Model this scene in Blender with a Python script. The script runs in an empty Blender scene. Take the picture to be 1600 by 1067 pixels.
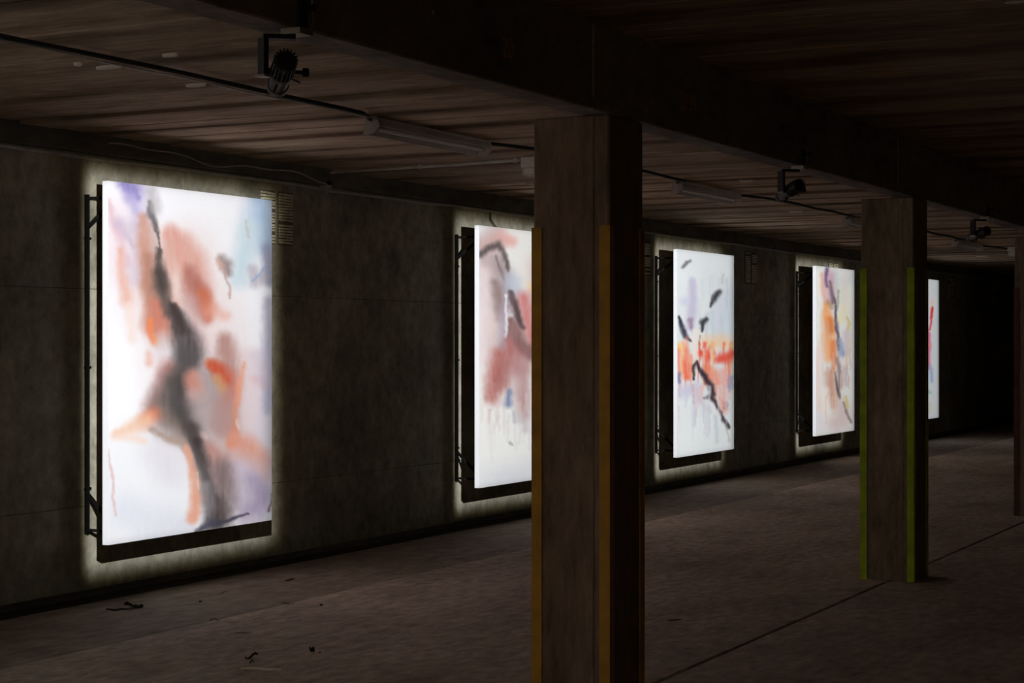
import bpy, bmesh, math, random
import numpy as np
from mathutils import Vector, Matrix

# ------------------------------------------------------------------ camera, world, exposure
S = bpy.context.scene
COL = S.collection
F_PX, TH, YH, HC = 2763.97, 0.483, 531.84, 1.6      # focal length (px), yaw to the wall direction, horizon row, eye height
ct, st = math.cos(TH), math.sin(TH)
cam_d = bpy.data.cameras.new('camera')
cam = bpy.data.objects.new('camera', cam_d)
COL.objects.link(cam)
cam.location = (0, 0, HC)
cam.rotation_euler = (math.pi / 2, 0, TH - math.pi / 2)
cam_d.sensor_width = 36.0
cam_d.lens = F_PX / 1600 * 36
cam_d.shift_y = -(533.5 - YH) / 1600
cam_d.clip_start = 0.05
cam_d.clip_end = 200
S.camera = cam

W = bpy.data.worlds.new('world')
S.world = W
W.use_nodes = True
W.node_tree.nodes['Background'].inputs[0].default_value = (1.0, 0.83, 0.68, 1)
W.node_tree.nodes['Background'].inputs[1].default_value = 0.95

S.view_settings.view_transform = 'Standard'
S.view_settings.look = 'None'
S.view_settings.exposure = 0.0
S.view_settings.gamma = 1.0
S.view_settings.use_curve_mapping = False
S.cycles.max_bounces = 10
S.cycles.diffuse_bounces = 6
S.cycles.caustics_reflective = False
S.cycles.caustics_refractive = False

LAMP_POWER = 2500.0                 # framing spotlights on the beam
LAMP_COLOR = (0.97, 0.985, 1.0)

# key measures (X runs along the wall, Y towards it, Z up)
WALL_Y = 7.669
PANEL_BACK = 7.377
PANEL_T = 0.0453
PZ0, PZ1 = HC - 1.2732, HC + 0.9927
PANEL_W = 1.74
PANELS = [8.574, 13.373, 17.848, 22.670, 27.438, 3.774]
BEAM_Y0, BEAM_Y1, BEAM_Z = 3.083, 3.231, HC + 0.9528
CEIL_Z = HC + 1.318
SPOT_Y, SPOT_Z = 3.25, HC + 0.796
SPOT_X = [4.600, 9.399, 13.874, 18.696, 23.464, -0.2]
PIL_X, PIL_W, PIL_STEP = 6.755, 0.356, 4.8436


def px_of(x, y, z):
    d = x * ct + y * st
    return 800 + F_PX * (x * st - y * ct) / d, YH - F_PX * (z - HC) / d


def floor_at(px, py, z=0.0):
    d = (HC - z) * F_PX / (py - YH)
    t = (px - 800) / F_PX
    return Vector((d * (ct + t * st), d * (st - t * ct), z))


# ------------------------------------------------------------------ helpers
def lin(c):
    return tuple(((v / 255) / 12.92 if v <= 10 else ((v / 255 + 0.055) / 1.055) ** 2.4) for v in c)


def link(o, parent=None):
    COL.objects.link(o)
    if parent is not None:
        o.parent = parent
    return o


def props(o, label=None, cat=None, group=None, kind=None):
    for k, v in (('label', label), ('category', cat), ('group', group), ('kind', kind)):
        if v:
            o[k] = v
    return o


def thing(name, label, cat, loc=(0, 0, 0), rz=0.0, group=None):
    o = bpy.data.objects.new(name, None)
    o.empty_display_size = 0.1
    o.location = loc
    o.rotation_euler = (0, 0, rz)
    link(o)
    return props(o, label, cat, group)


def obj(name, bm, mat, parent=None, smooth=False):
    me = bpy.data.meshes.new(name)
    bmesh.ops.recalc_face_normals(bm, faces=bm.faces)
    bm.to_mesh(me)
    bm.free()
    me.materials.append(mat)
    if smooth:
        for p in me.polygons:
            p.use_smooth = True
    return link(bpy.data.objects.new(name, me), parent)


def copy_tree(o, parent=None):
    c = o.copy()
    COL.objects.link(c)
    c.parent = parent
    for ch in list(o.children):
        copy_tree(ch, c)
    return c


def B():
    return bmesh.new()


def box(bm, x0, x1, y0, y1, z0, z1, bev=0.0):
    r = bmesh.ops.create_cube(bm, size=1.0)
    vs = r['verts']
    for v in vs:
        v.co = Vector(((x0 + x1) / 2 + v.co.x * (x1 - x0), (y0 + y1) / 2 + v.co.y * (y1 - y0), (z0 + z1) / 2 + v.co.z * (z1 - z0)))
    if bev > 0:
        es = list({e for v in vs for e in v.link_edges})
        bmesh.ops.bevel(bm, geom=es, offset=bev, segments=1, affect='EDGES', profile=0.5)
    return bm


def frame_of(d):
    d = Vector(d).normalized()
    up = Vector((0, 0, 1)) if abs(d.z) < 0.95 else Vector((1, 0, 0))
    a = d.cross(up).normalized()
    return a, d.cross(a).normalized(), d


def bar(bm, p, q, w, h=None):
    """rectangular bar from p to q"""
    h = h or w
    p, q = Vector(p), Vector(q)
    a, b, _ = frame_of(q - p)
    vs = []
    for c in (p, q):
        for s, t in ((-1, -1), (1, -1), (1, 1), (-1, 1)):
            vs.append(bm.verts.new(c + a * s * w / 2 + b * t * h / 2))
    for f in ((3, 2, 1, 0), (4, 5, 6, 7), (0, 1, 5, 4), (1, 2, 6, 5), (2, 3, 7, 6), (3, 0, 4, 7)):
        bm.faces.new([vs[i] for i in f])
    return bm


def lathe(bm, p, d, prof, n=20, cap=True):
    """rings (distance along d, radius) around axis d from p"""
    a, b, d = frame_of(d)
    p = Vector(p)
    rings = []
    for s, r in prof:
        rings.append([bm.verts.new(p + d * s + (a * math.cos(2 * math.pi * i / n) + b * math.sin(2 * math.pi * i / n)) * r) for i in range(n)])
    for r0, r1 in zip(rings, rings[1:]):
        for i in range(n):
            bm.faces.new((r0[i], r0[(i + 1) % n], r1[(i + 1) % n], r1[i]))
    if cap:
        bm.faces.new(rings[0][::-1])
        bm.faces.new(rings[-1])
    return bm


def tube(bm, pts, r, n=8):
    pts = [Vector(p) for p in pts]
    rings = []
    for i, p in enumerate(pts):
        d = (pts[min(i + 1, len(pts) - 1)] - pts[max(i - 1, 0)])
        a, b, _ = frame_of(d)
        rr = r[i] if isinstance(r, (list, tuple)) else r
        rings.append([bm.verts.new(p + (a * math.cos(2 * math.pi * k / n) + b * math.sin(2 * math.pi * k / n)) * rr) for k in range(n)])
    for r0, r1 in zip(rings, rings[1:]):
        for k in range(n):
            bm.faces.new((r0[k], r0[(k + 1) % n], r1[(k + 1) % n], r1[k]))
    bm.faces.new(rings[0][::-1])
    bm.faces.new(rings[-1])
    return bm


# ------------------------------------------------------------------ materials
class N:
    def __init__(self, name):
        self.m = bpy.data.materials.new(name)
        self.m.use_nodes = True
        self.t = self.m.node_tree
        self.b = self.t.nodes['Principled BSDF']

    def new(self, typ, **kw):
        n = self.t.nodes.new(typ)
        for k, v in kw.items():
            setattr(n, k, v)
        return n

    def lk(self, a, b):
        self.t.links.new(a, b)

    def noise(self, vec, scale, detail=6, rough=0.6, stretch=(1, 1, 1), loc=(0, 0, 0)):
        mp = self.new('ShaderNodeMapping')
        mp.inputs['Scale'].default_value = stretch
        mp.inputs['Location'].default_value = loc
        self.lk(vec, mp.inputs['Vector'])
        n = self.new('ShaderNodeTexNoise')
        n.inputs['Scale'].default_value = scale
        n.inputs['Detail'].default_value = detail
        n.inputs['Roughness'].default_value = rough
        self.lk(mp.outputs[0], n.inputs['Vector'])
        return n.outputs['Fac']

    def ramp(self, fac, stops):
        r = self.new('ShaderNodeValToRGB')
        e = r.color_ramp.elements
        while len(e) < len(stops):
            e.new(0.5)
        for i, (p, c) in enumerate(stops):
            e[i].position = p
            e[i].color = (*c, 1) if len(c) == 3 else c
        self.lk(fac, r.inputs[0])
        return r.outputs[0]

    def mix(self, fac, a, b, mode='MIX'):
        n = self.new('ShaderNodeMix', data_type='RGBA', blend_type=mode)
        for sock, v in ((n.inputs[0], fac), (n.inputs[6], a), (n.inputs[7], b)):
            if isinstance(v, (int, float)):
                sock.default_value = v
            elif isinstance(v, tuple):
                sock.default_value = (*v, 1)
            else:
                self.lk(v, sock)
        return n.outputs[2]

    def bump(self, h, strength, dist=0.01):
        n = self.new('ShaderNodeBump')
        n.inputs['Strength'].default_value = strength
        n.inputs['Distance'].default_value = dist
        self.lk(h, n.inputs['Height'])
        self.lk(n.outputs[0], self.b.inputs['Normal'])


def concrete(name, dark, mid, light, scale=1.2, stretch=(1, 1, 1), fine=14, rough=0.9, bump=0.35, spots=None, spot_w=0.6, spec=0.25):
    n = N(name)
    pos = n.new('ShaderNodeNewGeometry').outputs['Position']
    big = n.noise(pos, scale, 8, 0.62, stretch)
    c = n.ramp(big, [(0.3, dark), (0.5, mid), (0.72, light)])
    fn = n.noise(pos, fine, 6, 0.7, stretch, (3, 7, 1))
    g = n.ramp(fn, [(0.3, (0.55, 0.55, 0.55)), (0.64, (1.18, 1.18, 1.18))])
    c = n.mix(1.0, c, g, 'MULTIPLY')
    if spots:
        sp = n.noise(pos, scale * 2.3, 4, 0.55, tuple(s * 0.8 for s in stretch), (11, 2, 5))
        m = n.ramp(sp, [(0.60, (0, 0, 0)), (0.72, (spot_w,) * 3)])
        c = n.mix(m, c, spots)
    n.lk(c, n.b.inputs['Base Color'])
    n.b.inputs['Roughness'].default_value = rough
    n.b.inputs['Specular IOR Level'].default_value = spec
    n.bump(fn, bump, 0.008)
    return n.m


def plain(name, col, rough=0.6, metal=0.0, var=0.15, scale=30, spec=0.4):
    n = N(name)
    tc = n.new('ShaderNodeTexCoord').outputs['Object']
    f = n.noise(tc, scale, 4, 0.6)
    c = n.ramp(f, [(0.3, tuple(v * (1 - var) for v in col)), (0.7, tuple(min(1, v * (1 + var)) for v in col))])
    n.lk(c, n.b.inputs['Base Color'])
    n.b.inputs['Roughness'].default_value = rough
    n.b.inputs['Metallic'].default_value = metal
    n.b.inputs['Specular IOR Level'].default_value = spec
    return n.m


M = {}
M['wall'] = concrete('wall_concrete', (0.21, 0.19, 0.135), (0.37, 0.345, 0.26), (0.50, 0.475, 0.375), 1.1, (1, 1, 0.8), 9, 0.92, 0.3, (0.06, 0.05, 0.035), 0.55)
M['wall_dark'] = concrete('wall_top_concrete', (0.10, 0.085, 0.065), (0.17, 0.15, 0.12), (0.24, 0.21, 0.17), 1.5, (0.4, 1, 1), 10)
M['floor'] = concrete('floor_concrete', (0.42, 0.33, 0.255), (0.64, 0.53, 0.425), (0.76, 0.645, 0.535), 0.9, (0.8, 1.6, 1), 9, 0.88, 0.5, (0.28, 0.21, 0.155), 0.5)
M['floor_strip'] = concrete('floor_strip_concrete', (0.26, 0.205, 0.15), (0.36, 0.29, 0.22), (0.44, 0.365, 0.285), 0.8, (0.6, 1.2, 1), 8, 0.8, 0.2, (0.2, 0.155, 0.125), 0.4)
def ceiling_concrete():
    n = N('board_marked_ceiling')
    pos = n.new('ShaderNodeNewGeometry').outputs['Position']
    st_ = (1.6, 0.35, 1)
    big = n.noise(pos, 1.3, 8, 0.62, st_)
    c = n.ramp(big, [(0.28, (0.27, 0.185, 0.12)), (0.5, (0.48, 0.36, 0.255)), (0.72, (0.62, 0.50, 0.38))])
    fn = n.noise(pos, 14, 6, 0.7, (1.8, 0.25, 1), (3, 7, 1))
    g = n.ramp(fn, [(0.3, (0.60, 0.58, 0.56)), (0.62, (1.12, 1.12, 1.12))])
    c = n.mix(1.0, c, g, 'MULTIPLY')
    wob = n.noise(pos, 2.2, 4, 0.6, (1, 0.5, 1), (5, 1, 2))

    def math_(op, a, b=None):
        m = n.new('ShaderNodeMath', operation=op)
        for sck, v in zip(m.inputs, (a, b)):
            if v is None:
                continue
            if isinstance(v, float):
                sck.default_value = v
            else:
                n.lk(v, sck)
        return m.outputs[0]
    sx = n.new('ShaderNodeSeparateXYZ')
    n.lk(pos, sx.inputs[0])
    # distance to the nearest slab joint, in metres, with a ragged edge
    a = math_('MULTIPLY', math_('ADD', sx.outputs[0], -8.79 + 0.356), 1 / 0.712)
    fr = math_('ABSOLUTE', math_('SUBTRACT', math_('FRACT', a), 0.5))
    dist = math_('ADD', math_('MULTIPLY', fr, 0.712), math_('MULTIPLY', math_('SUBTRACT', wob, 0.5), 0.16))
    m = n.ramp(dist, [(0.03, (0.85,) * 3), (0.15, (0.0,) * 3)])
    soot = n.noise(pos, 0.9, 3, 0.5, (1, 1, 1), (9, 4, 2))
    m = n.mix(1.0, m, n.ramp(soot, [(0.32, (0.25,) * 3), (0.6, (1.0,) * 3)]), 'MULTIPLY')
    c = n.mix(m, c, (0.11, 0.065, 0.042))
    # dark leak marks that run along the boards
    lk_ = n.noise(pos, 2.6, 4, 0.55, (1.3, 0.35, 1), (11, 2, 5))
    c = n.mix(n.ramp(lk_, [(0.60, (0,) * 3), (0.72, (0.65,) * 3)]), c, (0.16, 0.08, 0.05))
    n.lk(c, n.b.inputs['Base Color'])
    n.b.inputs['Roughness'].default_value = 0.92
    n.b.inputs['Specular IOR Level'].default_value = 0.2
    n.bump(fn, 0.5, 0.008)
    return n.m
M['ceiling'] = ceiling_concrete()
M['base_strip'] = concrete('dark_base_strip', (0.02, 0.016, 0.012), (0.035, 0.028, 0.02), (0.06, 0.048, 0.035), 3.0, (0.5, 1, 1), 12, 0.95, 0.6)
M['ceiling_gap'] = plain('gap_shadow_concrete', (0.05, 0.042, 0.035), 0.95)
M['beam'] = concrete('beam_concrete', (0.22, 0.185, 0.17), (0.34, 0.30, 0.285), (0.46, 0.41, 0.395), 1.6, (0.6, 1, 1), 12, 0.92, 0.4)
M['pillar'] = concrete('pillar_concrete', (0.19, 0.135, 0.09), (0.30, 0.22, 0.16), (0.40, 0.305, 0.235), 2.2, (1.4, 1.4, 0.35), 16, 0.92, 0.4, (0.16, 0.105, 0.08), 0.6)
M['mossy_pillar'] = concrete('mossy_pillar_concrete', (0.19, 0.15, 0.09), (0.32, 0.26, 0.17), (0.42, 0.35, 0.25), 2.2, (1.4, 1.4, 0.4), 16, 0.92, 0.4, (0.15, 0.18, 0.045), 0.6)
M['mortar'] = plain('pale_mortar', (0.80, 0.70, 0.63), 0.9)
M['yellow'] = plain('ochre_yellow_paint', (0.62, 0.33, 0.03), 0.6, 0, 0.25, 6)
M['green'] = plain('lime_green_paint', (0.44, 0.64, 0.015), 0.6, 0, 0.3, 6)
M['rust'] = plain('rust_brown_paint', (0.14, 0.06, 0.035), 0.7, 0, 0.3, 6)
M['black'] = plain('black_painted_steel', (0.018, 0.017, 0.016), 0.5, 0, 0.2, 40, 0.35)
M['bracket'] = plain('dark_bracket_steel', (0.006, 0.0055, 0.005), 0.7, 0, 0.2, 40, 0.15)
M['barrel'] = plain('grey_lamp_barrel', (0.16, 0.14, 0.15), 0.4, 0.3, 0.15, 40)
M['steel'] = plain('zinc_steel', (0.55, 0.54, 0.52), 0.4, 0.7, 0.1, 40)
M['white'] = plain('dusty_white_enamel', (0.50, 0.45, 0.41), 0.5, 0, 0.12, 14)
M['tube'] = plain('unlit_white_tube', (0.70, 0.67, 0.63), 0.35, 0, 0.05, 10)
M['cable'] = plain('black_cable', (0.02, 0.018, 0.016), 0.7)
M['conduit'] = plain('pale_conduit', (0.48, 0.44, 0.40), 0.5, 0, 0.2, 8)
M['box'] = plain('ivory_plastic', (0.62, 0.58, 0.54), 0.45, 0, 0.1, 10)
M['junction'] = plain('brownish_junction_plastic', (0.40, 0.36, 0.30), 0.7, 0, 0.2, 20)
M['louvre'] = plain('yellowed_louvre_paint', (0.78, 0.72, 0.52), 0.6, 0, 0.35, 25)
M['void'] = plain('dark_void', (0.015, 0.013, 0.012), 0.95)
M['leaf'] = plain('dead_leaf', (0.035, 0.022, 0.015), 0.85, 0, 0.4, 60)
M['straw'] = plain('pale_straw', (0.90, 0.78, 0.62), 0.8, 0, 0.1, 60)
M['stencil'] = plain('faded_orange_stencil', (0.85, 0.42, 0.14), 0.8, 0, 0.3, 40)
M['canvas_side'] = plain('white_canvas_edge', (0.82, 0.83, 0.85), 0.7, 0, 0.02, 20)
M['timber'] = plain('stretcher_timber', (0.05, 0.04, 0.03), 0.8)

# ------------------------------------------------------------------ framing spotlight lamps (light + gobo)
def lamp_light(parent, x, k, power):
    L = bpy.data.lights.new('spotlight_lamp', 'SPOT')
    L.energy = power
    L.color = LAMP_COLOR
    L.shadow_soft_size = 0.012
    L.spot_size = math.radians(128)
    L.spot_blend = 0.0
    L.use_nodes = True
    t = L.node_tree
    em = t.nodes['Emission']
    geo = t.nodes.new('ShaderNodeNewGeometry')
    sp = t.nodes.new('ShaderNodeSeparateXYZ')
    t.links.new(geo.outputs['Incoming'], sp.inputs[0])

    def div(i):
        m = t.nodes.new('ShaderNodeMath')
        m.operation = 'DIVIDE'
        t.links.new(sp.outputs[i], m.inputs[0])
        t.links.new(sp.outputs[1], m.inputs[1])
        return m.outputs[0]

    def step(v, a, b):
        r = t.nodes.new('ShaderNodeMapRange')
        r.interpolation_type = 'SMOOTHSTEP'
        r.inputs['From Min'].default_value = a
        r.inputs['From Max'].default_value = b
        t.links.new(v, r.inputs['Value'])
        return r.outputs[0]

    def mul(a, b):
        m = t.nodes.new('ShaderNodeMath')
        m.operation = 'MULTIPLY'
        for s, v in zip(m.inputs, (a, b)):
            if isinstance(v, float):
                s.default_value = v
            else:
                t.links.new(v, s)
        return m.outputs[0]
    u, v = div(0), div(2)
    # the four framing shutters: left, right, bottom, top (tangents from the wall normal)
    m = mul(mul(step(u, 0.922, 0.958), step(u, 1.452, 1.35)), mul(step(v, -0.545, -0.492), step(v, 0.094, 0.034)))
    # the lamp is focused on the far half of the canvas, which evens out the throw
    fr = t.nodes.new('ShaderNodeMapRange')
    fr.inputs['From Min'].default_value = 0.93
    fr.inputs['From Max'].default_value = 1.42
    fr.inputs['To Min'].default_value = 0.86
    fr.inputs['To Max'].default_value = 1.28
    t.links.new(u, fr.inputs['Value'])
    pw = t.nodes.new('ShaderNodeMath')
    pw.operation = 'POWER'
    t.links.new(m, pw.inputs[0])
    pw.inputs[1].default_value = 1.35
    # uncorrected lens: the rim of the beam runs to yellow
    cr = t.nodes.new('ShaderNodeValToRGB')
    cr.color_ramp.elements[0].position = 0.0
    cr.color_ramp.elements[0].color = (0.75, 0.66, 0.34, 1)
    cr.color_ramp.elements[1].position = 0.55
    cr.color_ramp.elements[1].color = (1, 1, 1, 1)
    t.links.new(m, cr.inputs[0])
    cr.color_ramp.elements.new(0.02).color = (0.75, 0.66, 0.34, 1)
    cr.color_ramp.elements[0].color = (1.0, 0.94, 0.85, 1)
    t.links.new(cr.outputs[0], em.inputs['Color'])
    ad = t.nodes.new('ShaderNodeMath')
    ad.operation = 'ADD'                       # a little stray light scattered by the lens
    t.links.new(pw.outputs[0], ad.inputs[0])
    stray = mul(mul(mul(step(u, -0.4, 0.5), step(u, 2.6, 1.6)), mul(step(v, -0.60, -0.50), step(v, 0.45, 0.08))), 0.0055)
    t.links.new(stray, ad.inputs[1])
    m = mul(ad.outputs[0], fr.outputs[0])
    t.links.new(m, em.inputs['Strength'])
    o = bpy.data.objects.new('spotlight_lamp', L)
    o.rotation_euler = (math.pi / 2, 0, 0)          # -Z looks straight at the wall
    o.location = (0, 0, 0)
    link(o, parent)
    return o


# ------------------------------------------------------------------ setting
X0, X1, YR = -5.0, 42.0, -6.0
rnd = random.Random(4)

floor = obj('floor', box(B(), X0, X1, YR, WALL_Y + 0.2, -0.3, -0.06), M['ceiling_gap'])
props(floor, kind='structure')
def slab(y0, y1, x0, x1, z, mat):
    o = obj('floor_slab', box(B(), x0, x1, y0, y1, -0.06, z, 0.006), mat, floor)
    return o
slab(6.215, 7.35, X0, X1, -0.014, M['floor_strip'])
obj('wall_base_strip', box(B(), X0, X1, 7.36, WALL_Y + 0.15, -0.08, -0.045), M['base_strip'], floor)      # very dark, slightly recessed strip along the foot of the wall
slab(3.256, 6.205, X0, X1, 0.0, M['floor'])
slab(YR, 3.238, X0, X1, 0.0, M['floor'])

wall = obj('wall_left', box(B(), X0, X1, WALL_Y + 0.006, WALL_Y + 0.25, -0.06, CEIL_Z + 0.1), M['wall_dark'])
props(wall, kind='structure')
xs = [X0] + [X0 + 1.1 + 3.41 * i for i in range(14) if X0 + 1.1 + 3.41 * i < X1 - 0.5] + [X1]
for z0, z1 in ((0.0, 0.54), (0.54, 1.93), (1.93, CEIL_Z)):
    for xa, xb in zip(xs, xs[1:]):
        d = rnd.uniform(-0.002, 0.002)
        obj('wall_panel', box(B(), xa + 0.0012, xb - 0.0012, WALL_Y + d, WALL_Y + 0.05, z0 + 0.002, z1 - 0.002, 0.002), M['wall'], wall)

for nm, b in (('wall_end', (X1, X1 + 0.2, YR, WALL_Y)), ('wall_right', (X0, X1, YR - 0.2, YR))):
    props(obj(nm, box(B(), *b, -0.05, CEIL_Z + 0.1), M['wall']), kind='structure')

bm = B()
box(bm, X0 - 0.2, X0, 7.3, WALL_Y, -0.05, CEIL_Z + 0.1)
box(bm, X0 - 0.2, X0, YR, 0.9, -0.05, CEIL_Z + 0.1)
box(bm, X0 - 0.2, X0, 0.9, 7.3, 2.6, CEIL_Z + 0.1)
props(obj('wall_back', bm, M['wall']), kind='structure')      # unseen wide gateway, added behind the camera to let in warm fill light
ap = obj('trim_2', box(B(), X0 - 20, X0, -14, 12, -0.3, -0.02), M['floor'])
props(ap, kind='structure')

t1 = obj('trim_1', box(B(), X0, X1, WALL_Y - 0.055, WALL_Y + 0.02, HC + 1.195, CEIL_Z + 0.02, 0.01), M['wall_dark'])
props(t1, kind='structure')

# ceiling: precast slabs with board marks, seams across the hall
ceil = obj('ceiling', box(B(), X0, X1, YR, WALL_Y + 0.2, CEIL_Z + 0.09, CEIL_Z + 0.25), M['ceiling_gap'])
props(ceil, kind='structure')
def slab_mesh(w, y0, y1, seed):
    r = random.Random(seed)
    nb = 6
    prof = []
    for i in range(nb):
        z = r.uniform(-0.005, 0.006)
        a, b = -w / 2 + w * i / nb, -w / 2 + w * (i + 1) / nb
        prof += [(a + 0.002, z), (b - 0.002, z)]
        if i < nb - 1:
            prof.append((b, 0.012))
    prof = [(-w / 2 - 0.004, 0.012)] + prof + [(w / 2 + 0.004, 0.012), (w / 2 + 0.004, 0.1), (-w / 2 - 0.004, 0.1)]
    bm = B()
    f = [bm.verts.new((x, y0, z)) for x, z in prof]
    g = [bm.verts.new((x, y1, z)) for x, z in prof]
    n = len(prof)
    for i in range(n):
        bm.faces.new((f[i], f[(i + 1) % n], g[(i + 1) % n], g[i]))
    bm.faces.new(f[::-1])
    bm.faces.new(g)
    return bm
PITCH = 0.712
def bay(y0, y1, phase):
    protos = [obj('ceiling_slab', slab_mesh(PITCH - 0.048, y0, y1, 10 + k + int(y0 * 7)), M['ceiling'], ceil) for k in range(5)]
    i = 0
    x = phase - PITCH * int((phase - X0) / PITCH) + PITCH / 2
    while x < X1:
        o = protos[i] if i < 5 else protos[rnd.randrange(5)].copy()
        if i >= 5:
            link(o)
            o.parent = ceil
        o.location = (x, 0, CEIL_Z + rnd.uniform(-0.004, 0.006))
        i += 1
        x += PITCH
bay(BEAM_Y1 - 0.05, WALL_Y + 0.05, 8.79)
bay(YR, BEAM_Y0 + 0.05, 8.79)

# ------------------------------------------------------------------ beams (one per span) with mortar joints and stencilled numbers
def stencil(txt, size, x, z, parent, rot=0.0):
    cu = bpy.data.curves.new('stencil', 'FONT')
    cu.body = txt
    cu.size = size
    cu.extrude = 0.0006
    cu.resolution_u = 3
    cu.offset = -0.0005
    to = bpy.data.objects.new('stencil_text', cu)
    COL.objects.link(to)
    dg = bpy.context.evaluated_depsgraph_get()
    me = bpy.data.meshes.new_from_object(to.evaluated_get(dg))
    bpy.data.objects.remove(to)
    me.materials.clear()
    me.materials.append(M['stencil'])
    o = link(bpy.data.objects.new('stencilled_number', me), parent)
    o.location = (x, BEAM_Y0 - 0.0012, z)
    o.rotation_euler = (math.pi / 2, rot, 0)
    o.scale = (0.75, 1, 1)
    return o
joints = [1.95, 6.60, 11.22, 16.08, 20.92, 25.8, X1]
blabels = ['dark concrete beam span left of the pillar with yellow guards, marked 20',
           'dark concrete beam span between the pillars with yellow and green guards, marked 20 99',
           'dark concrete beam span between the green-edged pillar and the pillar at the right edge',
           'dark concrete beam span just beyond the pillar at the right edge',
           'dark concrete beam span second beyond the pillar at the right edge',
           'dark concrete beam span at the far end of the hall']
prev = [X0] + joints
for i, (xa, xb) in enumerate(zip([X0] + joints[1:-1], joints[1:])):
    t = thing('ceiling_beam', blabels[i], 'beam', (0, 0, 0), 0, 'beam spans above the pillars')
    obj('beam_body', box(B(), xa + 0.006, xb - 0.006, BEAM_Y0, BEAM_Y1, BEAM_Z, CEIL_Z + 0.06, 0.006), M['beam'], t)
    obj('mortar_joint', box(B(), xb - 0.006, xb + 0.006, BEAM_Y0 - 0.002, BEAM_Y1 - 0.004, BEAM_Z + 0.05, CEIL_Z - 0.02), M['mortar'], t)
    if i == 0:
        stencil('20', 0.115, 5.80, HC + 1.055, t)
        p = obj('paint_dab', lathe(B(), (5.29, BEAM_Y0 + 0.001, HC + 1.135), (0, -1, 0), [(0, 0.011), (0.002, 0.009)], 10), M['mortar'], t)
    if i == 1:
        stencil('20 99', 0.12, 7.53, HC + 1.062, t)

# ------------------------------------------------------------------ pillars with painted corner guards
def pillar(x, label, mat, guard, guard_label):
    t = thing('concrete_pillar', label, 'pillar', (x + PIL_W / 2, BEAM_Y0 + PIL_W / 2, 0), 0, 'pillars under the beam')
    h = PIL_W / 2
    bm = B()
    box(bm, -h, h, -h, h, -0.004, BEAM_Z - 0.004, 0.008)
    obj('shaft', bm, mat, t)
    # raised casting seam on the face towards the camera
    obj('casting_seam', box(B(), -h - 0.004, -h + 0.002, -h + 0.072, -h + 0.079, 0.01, BEAM_Z - 0.01), mat, t)
    for sx in (-1, 1):
        for sy in (-1, 1):
            bm = B()
            w, th, z1 = 0.048, 0.006, HC + 0.483
            xa, ya = sx * (h + th), sy * (h + th)
            box(bm, min(xa, xa - sx * w), max(xa, xa - sx * w), min(ya, ya - sy * th), max(ya, ya - sy * th), 0.0, z1)
            box(bm, min(xa, xa - sx * th), max(xa, xa - sx * th), min(ya - sy * th, ya - sy * w), max(ya - sy * th, ya - sy * w), 0.0, z1)
            g = obj('corner_guard', bm, guard, t)
            g['label'] = guard_label
    return t
pillar(PIL_X, 'nearest square concrete pillar with ochre yellow corner guards', M['pillar'], M['yellow'], 'ochre yellow painted corner guard')
pillar(PIL_X + PIL_STEP, 'second concrete pillar with bright green corner guards', M['mossy_pillar'], M['green'], 'bright green painted corner guard')
pillar(PIL_X + 2 * PIL_STEP, 'third concrete pillar cut off by the right edge of the photo', M['pillar'], M['rust'], 'rusty brown corner guard')

# ------------------------------------------------------------------ paintings
def vnoise(x, y, seed):
    r = np.random.RandomState(seed)
    g = r.rand(64, 64)
    xi, yi = np.floor(x).astype(int), np.floor(y).astype(int)
    fx, fy = x - xi, y - yi
    fx, fy = fx * fx * (3 - 2 * fx), fy * fy * (3 - 2 * fy)
    q = lambda a, b: g[a % 64, b % 64]
    return (q(xi, yi) * (1 - fx) + q(xi + 1, yi) * fx) * (1 - fy) + (q(xi, yi + 1) * (1 - fx) + q(xi + 1, yi + 1) * fx) * fy


def fbm(x, y, seed, octs=4):
    s, a = 0, 0.5
    for i in range(octs):
        s = s + a * (vnoise(x * 2 ** i, y * 2 ** i, seed + i) - 0.5)
        a *= 0.5
    return s


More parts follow.
